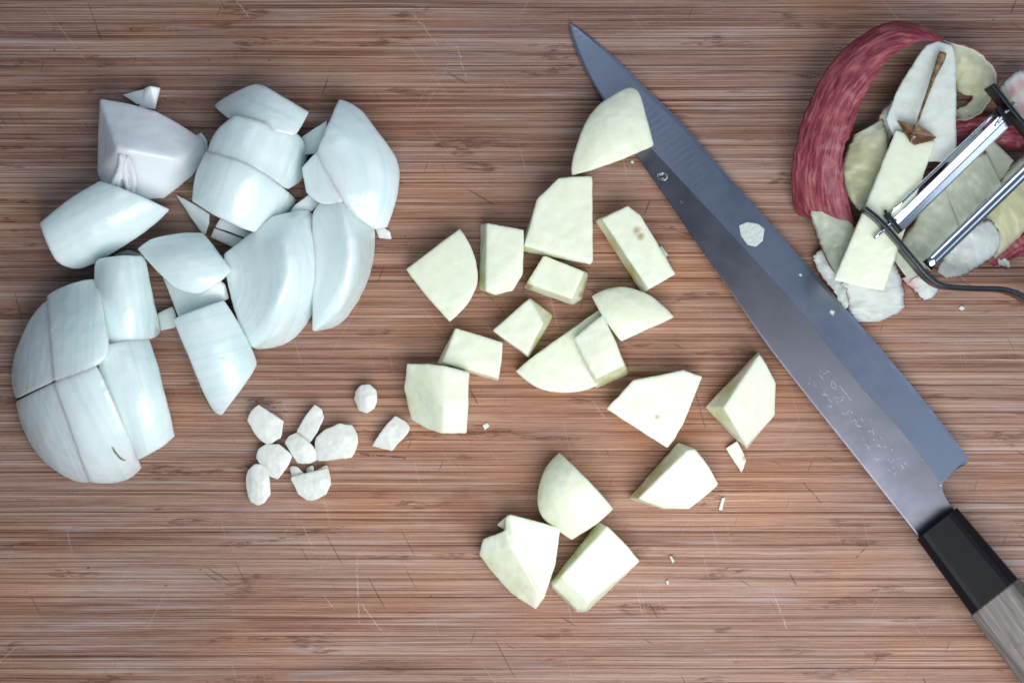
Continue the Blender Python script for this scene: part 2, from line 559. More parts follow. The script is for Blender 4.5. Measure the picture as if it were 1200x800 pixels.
def hull2d(p):
    p = sorted(set(map(tuple, p)))
    def half(q):
        r = []
        for a in q:
            while len(r) > 1 and (r[-1][0] - r[-2][0]) * (a[1] - r[-2][1]) - (r[-1][1] - r[-2][1]) * (a[0] - r[-2][0]) <= 0:
                r.pop()
            r.append(a)
        return r[:-1]
    return half(p) + half(p[::-1])

def block(top, base=None, z0=0.0, shrink=.95):
    """points of one cut block: top corners (px, px, mm) and base corners on the board"""
    pts = [tuple(map(float, p)) for p in top]
    if base is None:
        h = hull2d([(p[0], p[1]) for p in pts])
        cx = sum(p[0] for p in h) / len(h)
        cy = sum(p[1] for p in h) / len(h)
        b = [(cx + (p[0] - cx) * shrink, cy + (p[1] - cy) * shrink, z0) for p in h]
    else:
        b = [(p[0], p[1], p[2] if len(p) > 2 else z0) for p in base]
    return [tuple(q) for q in WA(pts + b)]

def flat(poly, z, **kw):
    return block([(x, y, z) for x, y in poly], **kw)

def inside(poly, x, y):
    r = False
    n = len(poly)
    for i in range(n):
        x1, y1 = poly[i]; x2, y2 = poly[(i + 1) % n]
        if (y1 > y) != (y2 > y) and x < (x2 - x1) * (y - y1) / (y2 - y1) + x1:
            r = not r
    return r

def grow(poly, d):
    n = len(poly)
    ar = sum(poly[i - 1][0] * poly[i][1] - poly[i][0] * poly[i - 1][1] for i in range(n))
    sg = 1 if ar > 0 else -1
    out = []
    for i in range(n):
        a = np.array(poly[(i + 1) % n]) - np.array(poly[i - 1])
        a = a / (np.linalg.norm(a) + 1e-9)
        out.append((poly[i][0] + sg * a[1] * d, poly[i][1] - sg * a[0] * d))
    return out

def soften(poly, limit=42):
    """curved outline through the points; only sharp turns stay corners"""
    n = len(poly)
    P_ = [np.array(p, float) for p in poly]
    cor = []
    for i in range(n):
        a, b = P_[i] - P_[i - 1], P_[(i + 1) % n] - P_[i]
        t = abs(math.degrees(math.atan2(a[0] * b[1] - a[1] * b[0], a @ b)))
        cor.append(t > limit)
    out = []
    for i in range(n):
        p1, p2 = P_[i], P_[(i + 1) % n]
        p0 = P_[i - 1] if not cor[i] else 2 * p1 - p2
        p3 = P_[(i + 2) % n] if not cor[(i + 1) % n] else 2 * p2 - p1
        for t in (0, .25, .5, .75):
            out.append(tuple(.5 * ((2 * p1) + (-p0 + p2) * t + (2 * p0 - 5 * p1 + 4 * p2 - p3) * t * t + (-p0 + 3 * p1 - 3 * p2 + p3) * t ** 3)))
    return out

def dome(poly, c, rad, h, z0=0.0, drop=0.0, base_in=.985, ang=0.0, limit=42):
    """part of a dome: outline in the photo, dome centre, radii (pixels) and height (mm)"""
    def zf(x, y):
        a = math.radians(ang)
        u = (x - c[0]) * math.cos(a) + (y - c[1]) * math.sin(a)
        v = -(x - c[0]) * math.sin(a) + (y - c[1]) * math.cos(a)
        q = 1 - (u / rad[0]) ** 2 - (v / rad[1]) ** 2
        return max(1.5, h * math.sqrt(max(q, 0.0)) - drop)
    poly = grow(soften(poly, limit), 1.3)
    pts = []
    for i in range(len(poly)):
        a, b = poly[i], poly[(i + 1) % len(poly)]
        for t in (0, .5):
            x, y = a[0] + (b[0] - a[0]) * t, a[1] + (b[1] - a[1]) * t
            pts.append((x, y, zf(x, y)))
    xs = [p[0] for p in poly]; ys = [p[1] for p in poly]
    for x in np.arange(min(xs), max(xs), 7):
        for y in np.arange(min(ys), max(ys), 7):
            if inside(poly, x, y):
                pts.append((x, y, zf(x, y)))
    cx = sum(xs) / len(xs); cy = sum(ys) / len(ys)
    b = [(cx + (p[0] - cx) * base_in, cy + (p[1] - cy) * base_in, z0) for p in poly]
    return [tuple(q) for q in WA(pts + b)]

# ---------------------------------------------------------------- onion
OG = 'pieces of chopped white onion'
seed_i = [100]
def onion(label, hulls, mat=ONION, grain=None, name='onion_chunk', cat='onion piece', voxel=.6, spots=(), smooth=3, noise=.10, nscale=9.0, zs=16):
    seed_i[0] += 1
    o = solid(name, hulls, mat, voxel, smooth, noise, nscale, seed_i[0], grain, spots, zsmooth=int(zs * (.6 / voxel) ** -1.5))
    recenter(o)
    return tag(o, label, cat, OG)

def layered(label, layers, mat=ONION, name='onion_chunk', voxel=.6, noise=.08):
    """a thing made of separate onion layers: the layers are its parts"""
    allp = np.concatenate([np.array(h) for hs, g, s in layers for h in hs])
    r = empty(name, tuple((allp.min(0) + allp.max(0)) / 2 * np.array([1, 1, 0])))
    tag(r, label, 'onion piece', OG)
    for hs, g, s in layers:
        seed_i[0] += 1
        m = mat
        if isinstance(g, tuple) and len(g) == 2 and not isinstance(g[0], str):
            g, m = g
        solid('onion_layer', hs, m, voxel, 3, noise, 9.0, seed_i[0], g, s, (), r, zsmooth=14)
    return r

# O1: root wedge
o1 = onion('white onion root wedge with wrinkled folded core, top left of the pile',
      [block([(117, 116, 15), (150, 121, 15), (182, 130, 13), (211, 146, 10), (238, 163, 7), (242, 181, 6), (137, 174, 31), (150, 176, 31),
              (205, 186, 22), (226, 206, 6), (192, 233, 7), (165, 234, 10), (143, 233, 10), (130, 231, 10), (120, 217, 10), (114, 203, 10), (115, 150, 12)],
             shrink=.93)], ONION_ROOT, ('rad', 140, 250, 120), spots=(), zs=40)
core = []
for k, (xa, ya, za, xb, yb, zb, w, wz, ph) in enumerate([(141, 181, 28.5, 131, 231, 11.5, 4.2, 6, 0), (145, 186, 26.5, 139, 232, 10.5, 3.4, 6.5, 1.6), (150, 184, 27.5, 147, 232, 11.5, 3.2, 6, 3.0),
                                      (155, 181, 26.5, 155, 233, 10.5, 3.8, 5, 4.4), (141, 206, 18, 137, 220, 13, 3.6, 7, 2)]):
    for q in range(5):
        pts = []
        for t in np.linspace(q / 5., (q + 1) / 5., 4):
            x = xa + (xb - xa) * t + math.sin(t * 5.5 + ph) * 2.6
            yy = ya + (yb - ya) * t
            z = za + (zb - za) * t + 1.2 * math.sin(t * 3.14)
            ww = w * (.55 + .45 * math.sin(3.14 * min(max(t, .1), .9)))
            for a in np.linspace(0, 6.28, 9)[:-1]:
                pts.append((x + math.cos(a) * ww, yy, z + math.sin(a) * wz * .5))
        core.append([tuple(q2) for q2 in WA(pts)])
core.append(block([(141, 181, 29.5), (152, 181, 29), (158, 233, 10.5), (129, 231, 10.5)], shrink=.9))
solid('root_core', core, ONION_ROOT, .4, 4, .05, 3, 31, ('lin', 100), (), (), o1)

onion('thin triangular onion scrap behind the root wedge', [block([(143, 111, 2), (170, 104, 4), (160, 122, 3), (172, 122, 4)], shrink=1),
      block([(170, 103, 5), (176, 101, 7), (188, 103, 5), (182, 128, 3), (166, 123, 3), (163, 126, 2)], shrink=1)], ONION_CUT, ('lin', 20), 'onion_scrap', 'onion scrap', .35, (), 2)
onion('tiny onion scrap poking out right of the root wedge', [block([(222, 163, 3), (236, 155, 6), (243, 165, 6), (244, 182, 4), (230, 182, 3)])], ONION_CUT, None, 'onion_scrap', 'onion scrap', .4)
onion('smooth onion block wedged below the root wedge, at the left',
      [dome([(47, 262), (62, 250), (85, 232), (117, 213), (150, 225), (198, 246), (170, 270), (143, 288), (117, 304), (91, 314), (68, 306), (56, 285)], (114, 250), (140, 58), 28, ang=-26)], ONION, ('lin', -28))
onion('upright onion block with shaded right side behind the domes',
      [dome([(112, 312), (117, 304), (140, 301), (165, 301), (170, 308), (178, 350), (187, 389), (176, 396), (127, 402), (116, 380), (112, 345)], (141, 352), (48, 100), 32, ang=-6)], ONION, ('lin', 84))
# O5/O6: the half onion cut in steps
C0, R0 = (114, 438), (102, 134)
layered('upper left onion dome quarter with stepped layer, far left',
        [([dome([(15, 448), (16, 425), (24, 400), (38, 372), (57, 350), (66, 444), (40, 456), (19, 466)], C0, R0, 40, drop=.9)], ('lin', 100), ()),
         ([dome([(56, 347), (72, 338), (92, 331), (113, 328), (120, 370), (126, 405), (113, 427), (64, 446)], C0, R0, 40, drop=-.3)], ('lin', 92), ())])
layered('lower left onion dome with a small dark nick, nearest the bottom',
        [([dome([(19, 471), (66, 448), (84, 505), (107, 564), (92, 563), (70, 553), (46, 533), (28, 502)], C0, R0, 40, drop=.9)], ('lin', 66), ()),
         ([dome([(64, 448), (113, 430), (126, 458), (146, 505), (165, 548), (150, 560), (128, 565), (105, 564)], C0, R0, 40, drop=-.4)], ('lin', 62),
          ())])
onion('ribbed onion slice with bright ridge, right of the lower dome',
      [dome([(112, 407), (140, 402), (174, 398), (184, 430), (194, 470), (204, 511), (185, 525), (161, 538), (146, 505), (124, 456)], (152, 455), (110, 58), 35, ang=72)], ONION, ('lin', 74))
# O7..O10
WC, WR, WA_ = (281, 196), (140, 72), 110
onion('pointed onion leaf at the top of the sliced wedge',
      [dome([(252, 124), (265, 115), (283, 106), (302, 100), (320, 108), (338, 120), (361, 132), (353, 146), (345, 158), (320, 152), (297, 144), (268, 137)], (300, 190), (130, 76), 30, ang=WA_)], ONION, ('lin', 25))
onion('middle onion slice between the pointed leaf and the large lower block',
      [dome([(276, 136), (297, 141), (343, 155), (355, 168), (361, 176), (358, 195), (353, 210), (338, 221), (318, 207), (297, 197), (270, 185), (244, 178), (248, 166), (258, 150)], WC, WR, 32, ang=WA_)],
      ONION, ('lin', 112))
onion('barrel shaped onion block with bright lower right ridge',
      [dome([(242, 178), (270, 186), (297, 197), (322, 214), (346, 234), (340, 246), (320, 260), (301, 272), (288, 268), (250, 250), (226, 235), (228, 218), (233, 198)], WC, WR, 33, ang=WA_)], ONION, ('lin', 108))
onion('small onion wedge half hidden right of the middle slice', [block([(352, 162, 7), (383, 141, 12), (384, 165, 10), (372, 180, 8), (356, 182, 8)])], ONION_CUT, ('lin', -35), 'onion_scrap', 'onion scrap', .45)
# O11 fan
layered('wide onion fan with curved right edge, top right of the pile',
        [([dome([(398, 117), (412, 123), (424, 132), (444, 158), (457, 175), (465, 190), (467, 210), (463, 235), (453, 266), (440, 268),
                  (410, 245), (385, 205), (372, 180), (384, 150)], (405, 205), (80, 110), 26, ang=-20)], (('arc', 345, 215), ONION_CUT), ()),
         ([dome([(355, 197), (373, 178), (400, 176), (402, 236), (378, 238), (360, 225)], (405, 205), (80, 110), 26, ang=-20, drop=.35)], (('arc', 430, 190), ONION_CUT), ())])
def petal(label, left, crease, right, zl, zc, zr, bulge, gl, gr_):
    """a slice standing on its back: flat cut face to the left, curved outside to the right"""
    L = [(x, y, zl) for x, y in left]
    C = [tuple(p) for p in resample([(x, y, z) for (x, y), z in zip(crease, zc)], 18)]
    R = [tuple(p) for p in resample([(x, y, zr) for x, y in right], 24)]
    M2 = [((a[0] + b[0]) / 2, (a[1] + b[1]) / 2, (a[2] + b[2]) / 2 + bulge) for a, b in zip(resample(C, 14), resample(R, 14))] + [(a[0] * .72 + b[0] * .28, a[1] * .72 + b[1] * .28, a[2] * .72 + b[2] * .28 + bulge * .9) for a, b in zip(resample(C, 14), resample(R, 14))]
    return onion(label, [block(L + C + R + M2, shrink=.94)], ONION_CUT, gl, smooth=4, zs=75)
petal('tall onion slice behind the front one, with creased curved back',
      [(366, 250), (372, 290), (377, 330), (366, 388)], [(375, 237), (392, 230), (402, 250), (410, 285), (405, 330), (388, 372)],
      [(402, 226), (418, 231), (430, 246), (438, 265), (439, 295), (432, 328), (415, 360), (395, 382), (370, 389)], 16, (17, 22, 27, 29, 26, 17), 8, 3.5, ('arc', 300, 300), None)
petal('large onion slice with broad flat cut face, front middle of the pile',
      [(262, 297), (285, 281), (310, 262), (263, 315), (270, 348), (279, 378), (286, 396)], [(320, 253), (331, 272), (337, 300), (335, 330), (322, 360), (303, 388), (290, 404)],
      [(343, 248), (362, 246), (372, 265), (379, 292), (379, 330), (370, 360), (352, 389), (330, 405), (302, 410)], 17, (22, 29, 33, 33, 30, 22, 14), 9, 4, ('arc', 230, 330), None)
onion('ribbed onion chunk with pointed left corner, resting on another chunk',
      [dome([(162, 292), (175, 283), (190, 278), (215, 274), (238, 274), (244, 286), (258, 303), (270, 316), (258, 328), (234, 342), (205, 336), (186, 316)], (222, 318), (86, 55), 30, z0=9, ang=20)], ONION, ('lin', -8))
onion('onion chunk partly covered by the ribbed chunk above it',
      [block([(188, 318, 12), (205, 330, 14), (255, 325, 15), (264, 333, 14), (269, 350, 12), (240, 363, 13), (209, 371, 12), (199, 346, 12), (235, 345, 16)], shrink=.95)], ONION, ('lin', -10))
onion('bright onion chunk with tapered lower tip, standing by the garlic',
      [dome([(204, 374), (230, 364), (262, 353), (277, 377), (298, 419), (296, 434), (278, 460), (259, 486), (247, 475), (225, 425)], (243, 400), (108, 62), 29, ang=64)], ONION, ('lin', -14))
onion('grey onion sliver lying flat beside the barrel shaped block', [block([(205, 227, 3), (220, 235, 5), (246, 251, 6), (245, 262, 6), (241, 275, 4), (237, 274, 4), (224, 256, 4)])], ONION_CUT, ('lin', 45), 'onion_scrap', 'onion scrap', .4)
layered('small onion slab split by a dark line, between the big chunks',
        [([block([(258, 256, 9), (298, 274, 9), (293, 281, 8), (252, 266, 8)])], ('lin', 25), ()),
         ([block([(251, 267, 7), (291, 282, 7), (284, 290, 5), (272, 289, 5), (246, 278, 5)])], ('lin', 25), ())], ONION_CUT, 'onion_scrap', .4)
onion('narrow onion bit between barrel block and front slices', [block([(338, 250, 8), (346, 240, 10), (362, 228, 11), (376, 238, 11), (366, 248, 9)])], ONION_CUT, ('lin', -40), 'onion_scrap', 'onion scrap', .4)
onion('small grey onion bit right of the upright block', [block([(184, 367, 5), (202, 359, 7), (207, 370, 7), (205, 384, 5), (188, 388, 4)])], ONION_CUT, None, 'onion_scrap', 'onion scrap', .4)
onion('thin onion shaving under the right edge of the wide fan', [block([(438, 262, 3), (457, 271, 4), (459, 280, 2.5), (444, 279, 2.5)])], ONION_CUT, None, 'onion_scrap', 'onion scrap', .35)
onion('tiny onion bit behind the top of the upright block', [block([(132, 298, 4), (150, 293, 6), (167, 298, 5), (160, 306, 4), (138, 306, 4)])], ONION_CUT, None, 'onion_scrap', 'onion scrap', .4)

# ---------------------------------------------------------------- garlic
GG = 'bits of chopped garlic'
def garlic(label, hulls, s):
    o = solid('garlic_piece', hulls, GARLIC, .28, 3, .12, 6, 300 + s, zsmooth=3)
    recenter(o)
    tag(o, label, 'garlic piece', GG)
def lump(poly, h, k=1.35):
    c = (sum(p[0] for p in poly) / len(poly), sum(p[1] for p in poly) / len(poly))
    rx = max(abs(p[0] - c[0]) for p in poly); ry = max(abs(p[1] - c[1]) for p in poly)
    return dome(poly, (c[0] + 2.5, c[1] - 2), (rx * (k + .45), ry * (k + .45)), h * .9, base_in=.9, limit=30)
garlic('garlic bit with square shoulder, upper left of the garlic cluster', [lump([(291, 492), (296, 481), (303, 475), (312, 484), (332, 494), (329, 504), (328, 512), (315, 520), (303, 512)], 7.5, 1.5)], 1)
garlic('slender garlic stick pointing up and right, in the cluster', [lump([(369, 475), (376, 480), (379, 488), (371, 505), (361, 519), (348, 507), (357, 491)], 7, 1.4)], 2)
garlic('faceted garlic bit in the middle of the cluster', [lump([(335, 518), (339, 511), (347, 508), (356, 515), (366, 523), (373, 537), (361, 542), (349, 541), (342, 530)], 8, 1.3)], 3)
garlic('largest garlic bit with a broad flat face, right of the cluster', [lump([(370, 522), (372, 513), (380, 505), (398, 497), (412, 499), (417, 507), (419, 519), (412, 535), (392, 537), (373, 539)], 9, 1.6)], 4)
garlic('greyish translucent garlic bit at the left centre of the cluster', [lump([(301, 536), (303, 527), (313, 521), (326, 521), (335, 528), (342, 534), (336, 546), (325, 560), (315, 555)], 7.5, 1.3)], 5)
garlic('upright oval garlic bit, bottom left of the cluster', [lump([(289, 560), (291, 551), (299, 545), (308, 545), (313, 548), (315, 562), (316, 579), (310, 587), (302, 591), (294, 586), (290, 574)], 8, 1.35)], 6)
garlic('notched garlic bit with ragged top edge, bottom of the cluster',
       [lump([(342, 560), (350, 557), (360, 557), (384, 549), (386, 557), (387, 567), (381, 578), (370, 584), (360, 585), (350, 578)], 8, 1.5),
        lump([(341, 547), (348, 548), (355, 555), (352, 566), (343, 562)], 5), lump([(360, 549), (366, 546), (367, 556), (360, 558)], 5), lump([(372, 551), (383, 546), (385, 555), (376, 560)], 6)], 7)
garlic('round lone garlic bit above the others, nearest the apple', [lump([(416, 467), (418, 458), (424, 452), (433, 451), (440, 458), (441, 468), (438, 478), (430, 483), (421, 480)], 8, 1.15)], 8)
garlic('slanted garlic stick beside the square apple block', [lump([(437, 522), (450, 503), (463, 488), (474, 494), (479, 500), (478, 505), (468, 516), (459, 527)], 7, 1.5)], 9)

# ---------------------------------------------------------------- apple
AG = 'diced peeled apple'
def apple(label, hulls, s, spots=(), peel=(), **kw):
    o = solid('apple_chunk', hulls, APPLE, .5, 6, .10, 8, 500 + s, None, spots, peel, zsmooth=12)
    recenter(o)
    return tag(o, label, 'apple chunk', AG)

A1 = apple('domed apple chunk lying partly on the knife blade',
      [dome([(670, 205), (672, 188), (677, 171), (689, 141), (706, 121), (732, 106), (741, 105), (748, 110), (755, 132), (765, 170), (740, 181), (712, 192)], (722, 160), (95, 66), 22, z0=4.2, ang=-48)], 1, (), [(690, 130, 16)])
apple('large four sided apple slab, left of the knife blade',
      [block([(655, 208, 17), (694, 206, 17), (695, 305, 16), (692, 310, 15), (614, 288, 16), (630, 232, 17)], [(652, 214), (692, 210), (692, 308), (640, 300), (611, 294, 3), (613, 280)])], 2, (), [(612, 295, 8)])
apple('small squarish apple cube touching the large slab, brown corner',
      [block([(637, 299, 13), (684, 318, 13), (670, 350, 13), (617, 332, 13)], [(637, 302), (690, 320, 3), (683, 350, 3), (672, 358, 2), (613, 338, 2)])], 3, [(619, 334, 6), (683, 345, 5)], [(688, 335, 9)])
apple('upright apple block with pale left side, beside the large slab',
      [block([(570, 261, 17), (614, 269, 17), (612, 298, 17), (613, 321, 16), (601, 341, 14), (580, 346, 14), (569, 341, 16)], [(563, 263, 5), (612, 272), (611, 320), (600, 339), (580, 344), (561, 339, 4)])], 4, (), [(560, 330, 12)])
apple('kite shaped apple slice with curved right edge, leftmost of the upper dice',
      [dome([(477, 316), (539, 269), (550, 288), (557, 309), (558, 331), (548, 354), (527, 376), (500, 345)], (520, 322), (150, 150), 15)], 5)
apple('tilted oblong apple block with brown core stain, next to the knife',
      [block([(705, 256, 16), (736, 241, 16), (751, 252, 16), (770, 285, 16), (792, 321, 14), (760, 339, 16)], [(697, 259, 4), (735, 245), (788, 322), (752, 344, 3)]),
       block([(775, 288, 8), (783, 298, 8), (778, 305, 8), (770, 298, 9)])], 6, [(746, 270, 5), (751, 277, 4.5)], [(712, 290, 14), (735, 322, 14)])
apple('small apple cube with darker right side, in the middle of the dice',
      [block([(577, 387, 13), (620, 350, 13), (637, 379, 13), (617, 416, 13)], [(577, 388, 2), (621, 349, 3), (648, 369, 3), (647, 374, 2), (620, 420, 1)])], 7, (), [(645, 372, 9), (632, 398, 10), (634, 356, 9)])
apple('low apple block touching the square one below it',
      [block([(534, 384, 12), (589, 401, 12), (588, 425, 12), (584, 444, 11), (518, 424, 12)], [(533, 386), (589, 404), (584, 447), (512, 426, 3)])], 8)
apple('square apple block with rounded left half, beside the slanted garlic stick',
      [block([(477, 426, 13), (500, 426, 17), (520, 428, 19), (550, 436, 17), (549, 470, 17), (547, 508, 14), (518, 508, 15), (500, 502, 11), (482, 492, 8), (473, 455, 9), (520, 480, 19), (476, 440, 11)], shrink=.94)], 9, (), [(480, 470, 14), (500, 440, 14)])
apple('long crescent apple slice pointing left, under the thicker wedge',
      [dome([(605, 435), (640, 408), (706, 362), (712, 385), (704, 440), (692, 454), (660, 459), (630, 453)], (650, 425), (120, 95), 10.5, ang=-35)], 10)
apple('thick apple wedge with green lower side, laid over the crescent slice',
      [block([(672, 396, 15), (706, 368, 16), (718, 392, 17), (732, 427, 16), (698, 444, 16), (690, 430, 16)], [(675, 400, 9), (705, 372, 9), (737, 436, 3), (735, 440, 2), (698, 456, 1)], z0=2)], 11, (), [(735, 440, 16), (715, 450, 14)])
apple('domed apple piece with green upper left skin side, above the thick wedge',
      [dome([(694, 347), (710, 340), (730, 337), (750, 342), (768, 352), (789, 371), (755, 386), (728, 399), (706, 368)], (738, 372), (85, 52), 17, ang=12)], 12, (), [(700, 345, 14), (722, 340, 12)])
apple('broad flat apple slab with six corners, right of centre',
      [block([(710, 479, 14), (742, 445, 15), (801, 433, 15), (823, 441, 14), (812, 470, 14), (800, 498, 13), (791, 514, 12), (782, 525, 11), (760, 511, 13)], shrink=.94)], 13, [(770, 488, 3)])
apple('tall apple chunk with shaded left side, nearest the blade engraving',
      [block([(848, 477, 18), (890, 415, 15), (900, 430, 15), (909, 448, 14), (908, 486, 13), (890, 506, 14), (875, 522, 17)], [(826, 477, 4), (889, 411, 4), (908, 450), (906, 484), (875, 526, 2), (857, 509, 4)])], 14, (), [(850, 450, 14), (840, 490, 14)])
apple('faceted apple chunk below the broad flat slab',
      [block([(748, 584, 14), (806, 527, 18), (815, 526, 17), (832, 548, 16), (842, 567, 14), (826, 582, 14), (807, 596, 13), (776, 595, 12)], [(736, 584, 2), (794, 518, 4), (813, 525), (840, 567), (807, 596), (776, 596)])], 15, (), [(765, 550, 14), (745, 575, 12)])
apple('domed apple chunk topping the lower trio of dice',
      [dome([(655, 531), (642, 546), (634, 564), (631, 590), (641, 610), (670, 631), (695, 615), (718, 596), (700, 576), (680, 555)], (678, 582), (62, 62), 21)], 16, (), [(636, 580, 16), (650, 615, 10)])
apple('notched apple chunk with curved left flank, left of the lower trio',
      [block([(566, 631, 11), (592, 621, 16), (600, 640, 18), (630, 690, 16), (637, 701, 10), (628, 714, 7), (598, 694, 7), (572, 665, 7), (561, 649, 8)], shrink=.94),
       block([(592, 605, 16), (598, 602, 17), (657, 618, 15), (651, 660, 15), (638, 700, 12), (628, 710, 8), (605, 650, 17), (592, 622, 15)], shrink=.95),
       block([(582, 615, 9), (594, 604, 12), (598, 612, 12), (590, 620, 10)])], 17, (), [(570, 660, 16), (600, 690, 13)])
apple('oblong apple block with dark green left side, right of the lower trio',
      [block([(658, 674, 17), (712, 616, 17), (732, 636, 16), (750, 657, 14), (690, 705, 15), (686, 714, 9), (676, 714, 9), (648, 686, 12)], [(645, 682, 5), (701, 611, 4), (749, 658), (687, 717), (676, 718), (647, 689)])], 18, (), [(670, 645, 14), (690, 625, 12), (652, 670, 12)])
o = solid('apple_sliver', [block([(850, 525, 2.5), (864, 516, 3.5), (875, 538, 3), (869, 554, 2)])], APPLE, .35, 2, .08, 3, 61, None, [(874, 536, 5)])
recenter(o); tag(o, 'thin apple sliver below the tall chunk by the blade', 'apple sliver')

# ---------------------------------------------------------------- crumbs on board and knife
def crumb(name, label, cat, poly, z, z0, mat, s, vox=.22, group=None):
    o = solid(name, [block([(x, y, z0 + z) for x, y in poly], z0=z0, shrink=1)], mat, vox, 3, .05, 1.2, 700 + s, zsmooth=4)
    recenter(o)
    tag(o, label, cat, group)
crumb('apple_crumb', 'pale splinter of apple right of the faceted chunk', 'crumb', [(846, 583), (850, 582), (846, 598), (842, 597)], 1.2, 0, APPLE, 1)
crumb('apple_crumb', 'tiny orange crumb on bare board right of the oblong block', 'crumb', [(784, 651), (787, 651), (791, 657), (788, 660)], 1.2, 0, PEELF, 2)
crumb('apple_crumb', 'specks of crumb just below the tiny orange crumb', 'crumb', [(780, 680), (784, 679), (784, 684), (781, 685)], .9, 0, PEELF, 3)
crumb('apple_crumb', 'flat moist crumb right of the square apple block', 'crumb', [(565, 498), (571, 495), (574, 499), (568, 504)], .6, 0, APPLE, 4)

# ---------------------------------------------------------------- knife
def mesh_obj(name, verts, faces, mat, parent=None, smooth=False, grain=None, mats=None, fm=None, sub=0):
    me = bpy.data.meshes.new(name)
    me.from_pydata([tuple(v) for v in verts], [], faces)
    bm = bmesh.new(); bm.from_mesh(me); bmesh.ops.recalc_face_normals(bm, faces=bm.faces); bm.to_mesh(me); bm.free()
    if grain is not None:
        at = me.attributes.new('grain', 'FLOAT_VECTOR', 'POINT')
        at.data.foreach_set('vector', np.asarray(grain, float).ravel())
    if mats:
        for m in mats: me.materials.append(m)
        me.polygons.foreach_set('material_index', fm)
    return link(name, me, mat, parent, smooth)

TIP, KDIR = np.array([667., 28.]), np.array([.62, .785])
KDIR = KDIR / np.linalg.norm(KDIR)
KN = np.array([KDIR[1], -KDIR[0]])
def kz(x, y):
    t = (np.array([x, y]) - TIP) @ KDIR
    return 0.9 + 8.2 * t / 740.0
spine = resample([(667, 28), (670, 45), (676, 62), (686, 83), (704, 113), (724, 148), (749, 187), (786, 240), (824, 296), (850, 333), (896, 400), (942, 460), (990, 520), (1036, 578), (1060, 608), (1078, 631)], 90)
edge = resample([(668, 27), (680, 35), (696, 47), (717, 65), (738, 84), (752, 99), (801, 146), (846, 199), (878, 234), (936, 299), (1012, 385), (1081, 467), (1134, 535)], 90)
shin = resample([(668, 27.5), (676, 52), (692, 88), (712, 120), (735, 146), (767, 178), (808, 222), (850, 267), (896, 317), (942, 369), (1002, 445), (1058, 507), (1104, 567)], 90)
kn = empty('kitchen_knife', W(900, 330, 0))
tag(kn, 'long japanese kitchen knife with engraved blade and black ferrule, lying diagonally', 'knife')
def blade():
    V, F, G, FM = [], [], [], []
    n = 90
    def add(p, z):
        V.append(W(p[0], p[1], z))
        q = np.asarray(p[:2]) - TIP
        G.append((q @ KN, q @ KDIR, 0))
        return len(V) - 1
    rows = []
    for i in range(n):
        f = i / (n - 1)
        th = .5 + 2.6 * min(1, f * 2.5)
        s, h, e = spine[i], shin[i], edge[i]
        mid = s * .75 + h * .25
        zs, zh, ze = kz(*s), kz(*h), kz(*e)
        near = e * .9 + h * .1
        r = [add(s, zs), add(s * .995 + h * .005, zs + th * .95), add(s * .965 + h * .035, zs + th), add(h, zh + th * .97),
             add(near, kz(*near) + th * .14 + .25), add(e, ze + .12), add(e, ze), add(h, zh)]
        rows.append(r)
    for i in range(n - 1):
        a, b = rows[i], rows[i + 1]
        for j in range(8):
            k = (j + 1) % 8
            F.append([a[j], a[k], b[k], b[j]])
            FM.append(1 if j in (3, 4) else 0)
    F.append(rows[0]); FM.append(0)
    F.append(rows[-1][::-1]); FM.append(0)
    return mesh_obj('blade', V, F, None, kn, False, G, [STEEL, STEEL2], FM)
bl = blade()
# heel and neck: plate from the last blade station to the ferrule
def neck():
    out = [tuple(spine[-1]), tuple(spine[-1] * .5 + shin[-1] * .5), (1104, 567), (1105, 576), (1110, 586), (1120, 600), (1128, 612), (1096, 640), (1085, 640)]
    V, G = [], []
    for z in (0.0, 2.95):
        for p in out:
            V.append(W(p[0], p[1], kz(*p) + z))
            q = np.asarray(p) - TIP
            G.append((q @ KN, q @ KDIR, 0))
    m = len(out)
    F = [list(range(m))[::-1], list(range(m, 2 * m))] + [[i, (i + 1) % m, m + (i + 1) % m, m + i] for i in range(m)]
    return mesh_obj('neck', V, F, STEEL, kn, False, G)
neck()
def heel():
    # curved heel fillet between the cutting edge corner and the neck
    arc = [(1134, 535), (1135.5, 538), (1133, 543), (1125, 547), (1115, 554), (1108, 561), (1104, 567)]
    V, F, G = [], [], []
    back = resample([tuple(edge[-1]), tuple(shin[-1])], len(arc))
    for i, (p, b) in enumerate(zip(arc, back)):
        f = i / (len(arc) - 1)
        t = .35 + 2.6 * f
        for q, zz in ((b, 0), (b, t), (p, t), (p, 0)):
            V.append(W(q[0], q[1], kz(*q) + zz))
            d = np.asarray(q[:2]) - TIP
            G.append((d @ KN, d @ KDIR, 0))
    for i in range(len(arc) - 1):
        for j in range(4):
            a = i * 4 + j; b = i * 4 + (j + 1) % 4
            F.append([a, b, b + 4, a + 4])
    return mesh_obj('heel', V, F, STEEL2, kn, False, G)
heel()
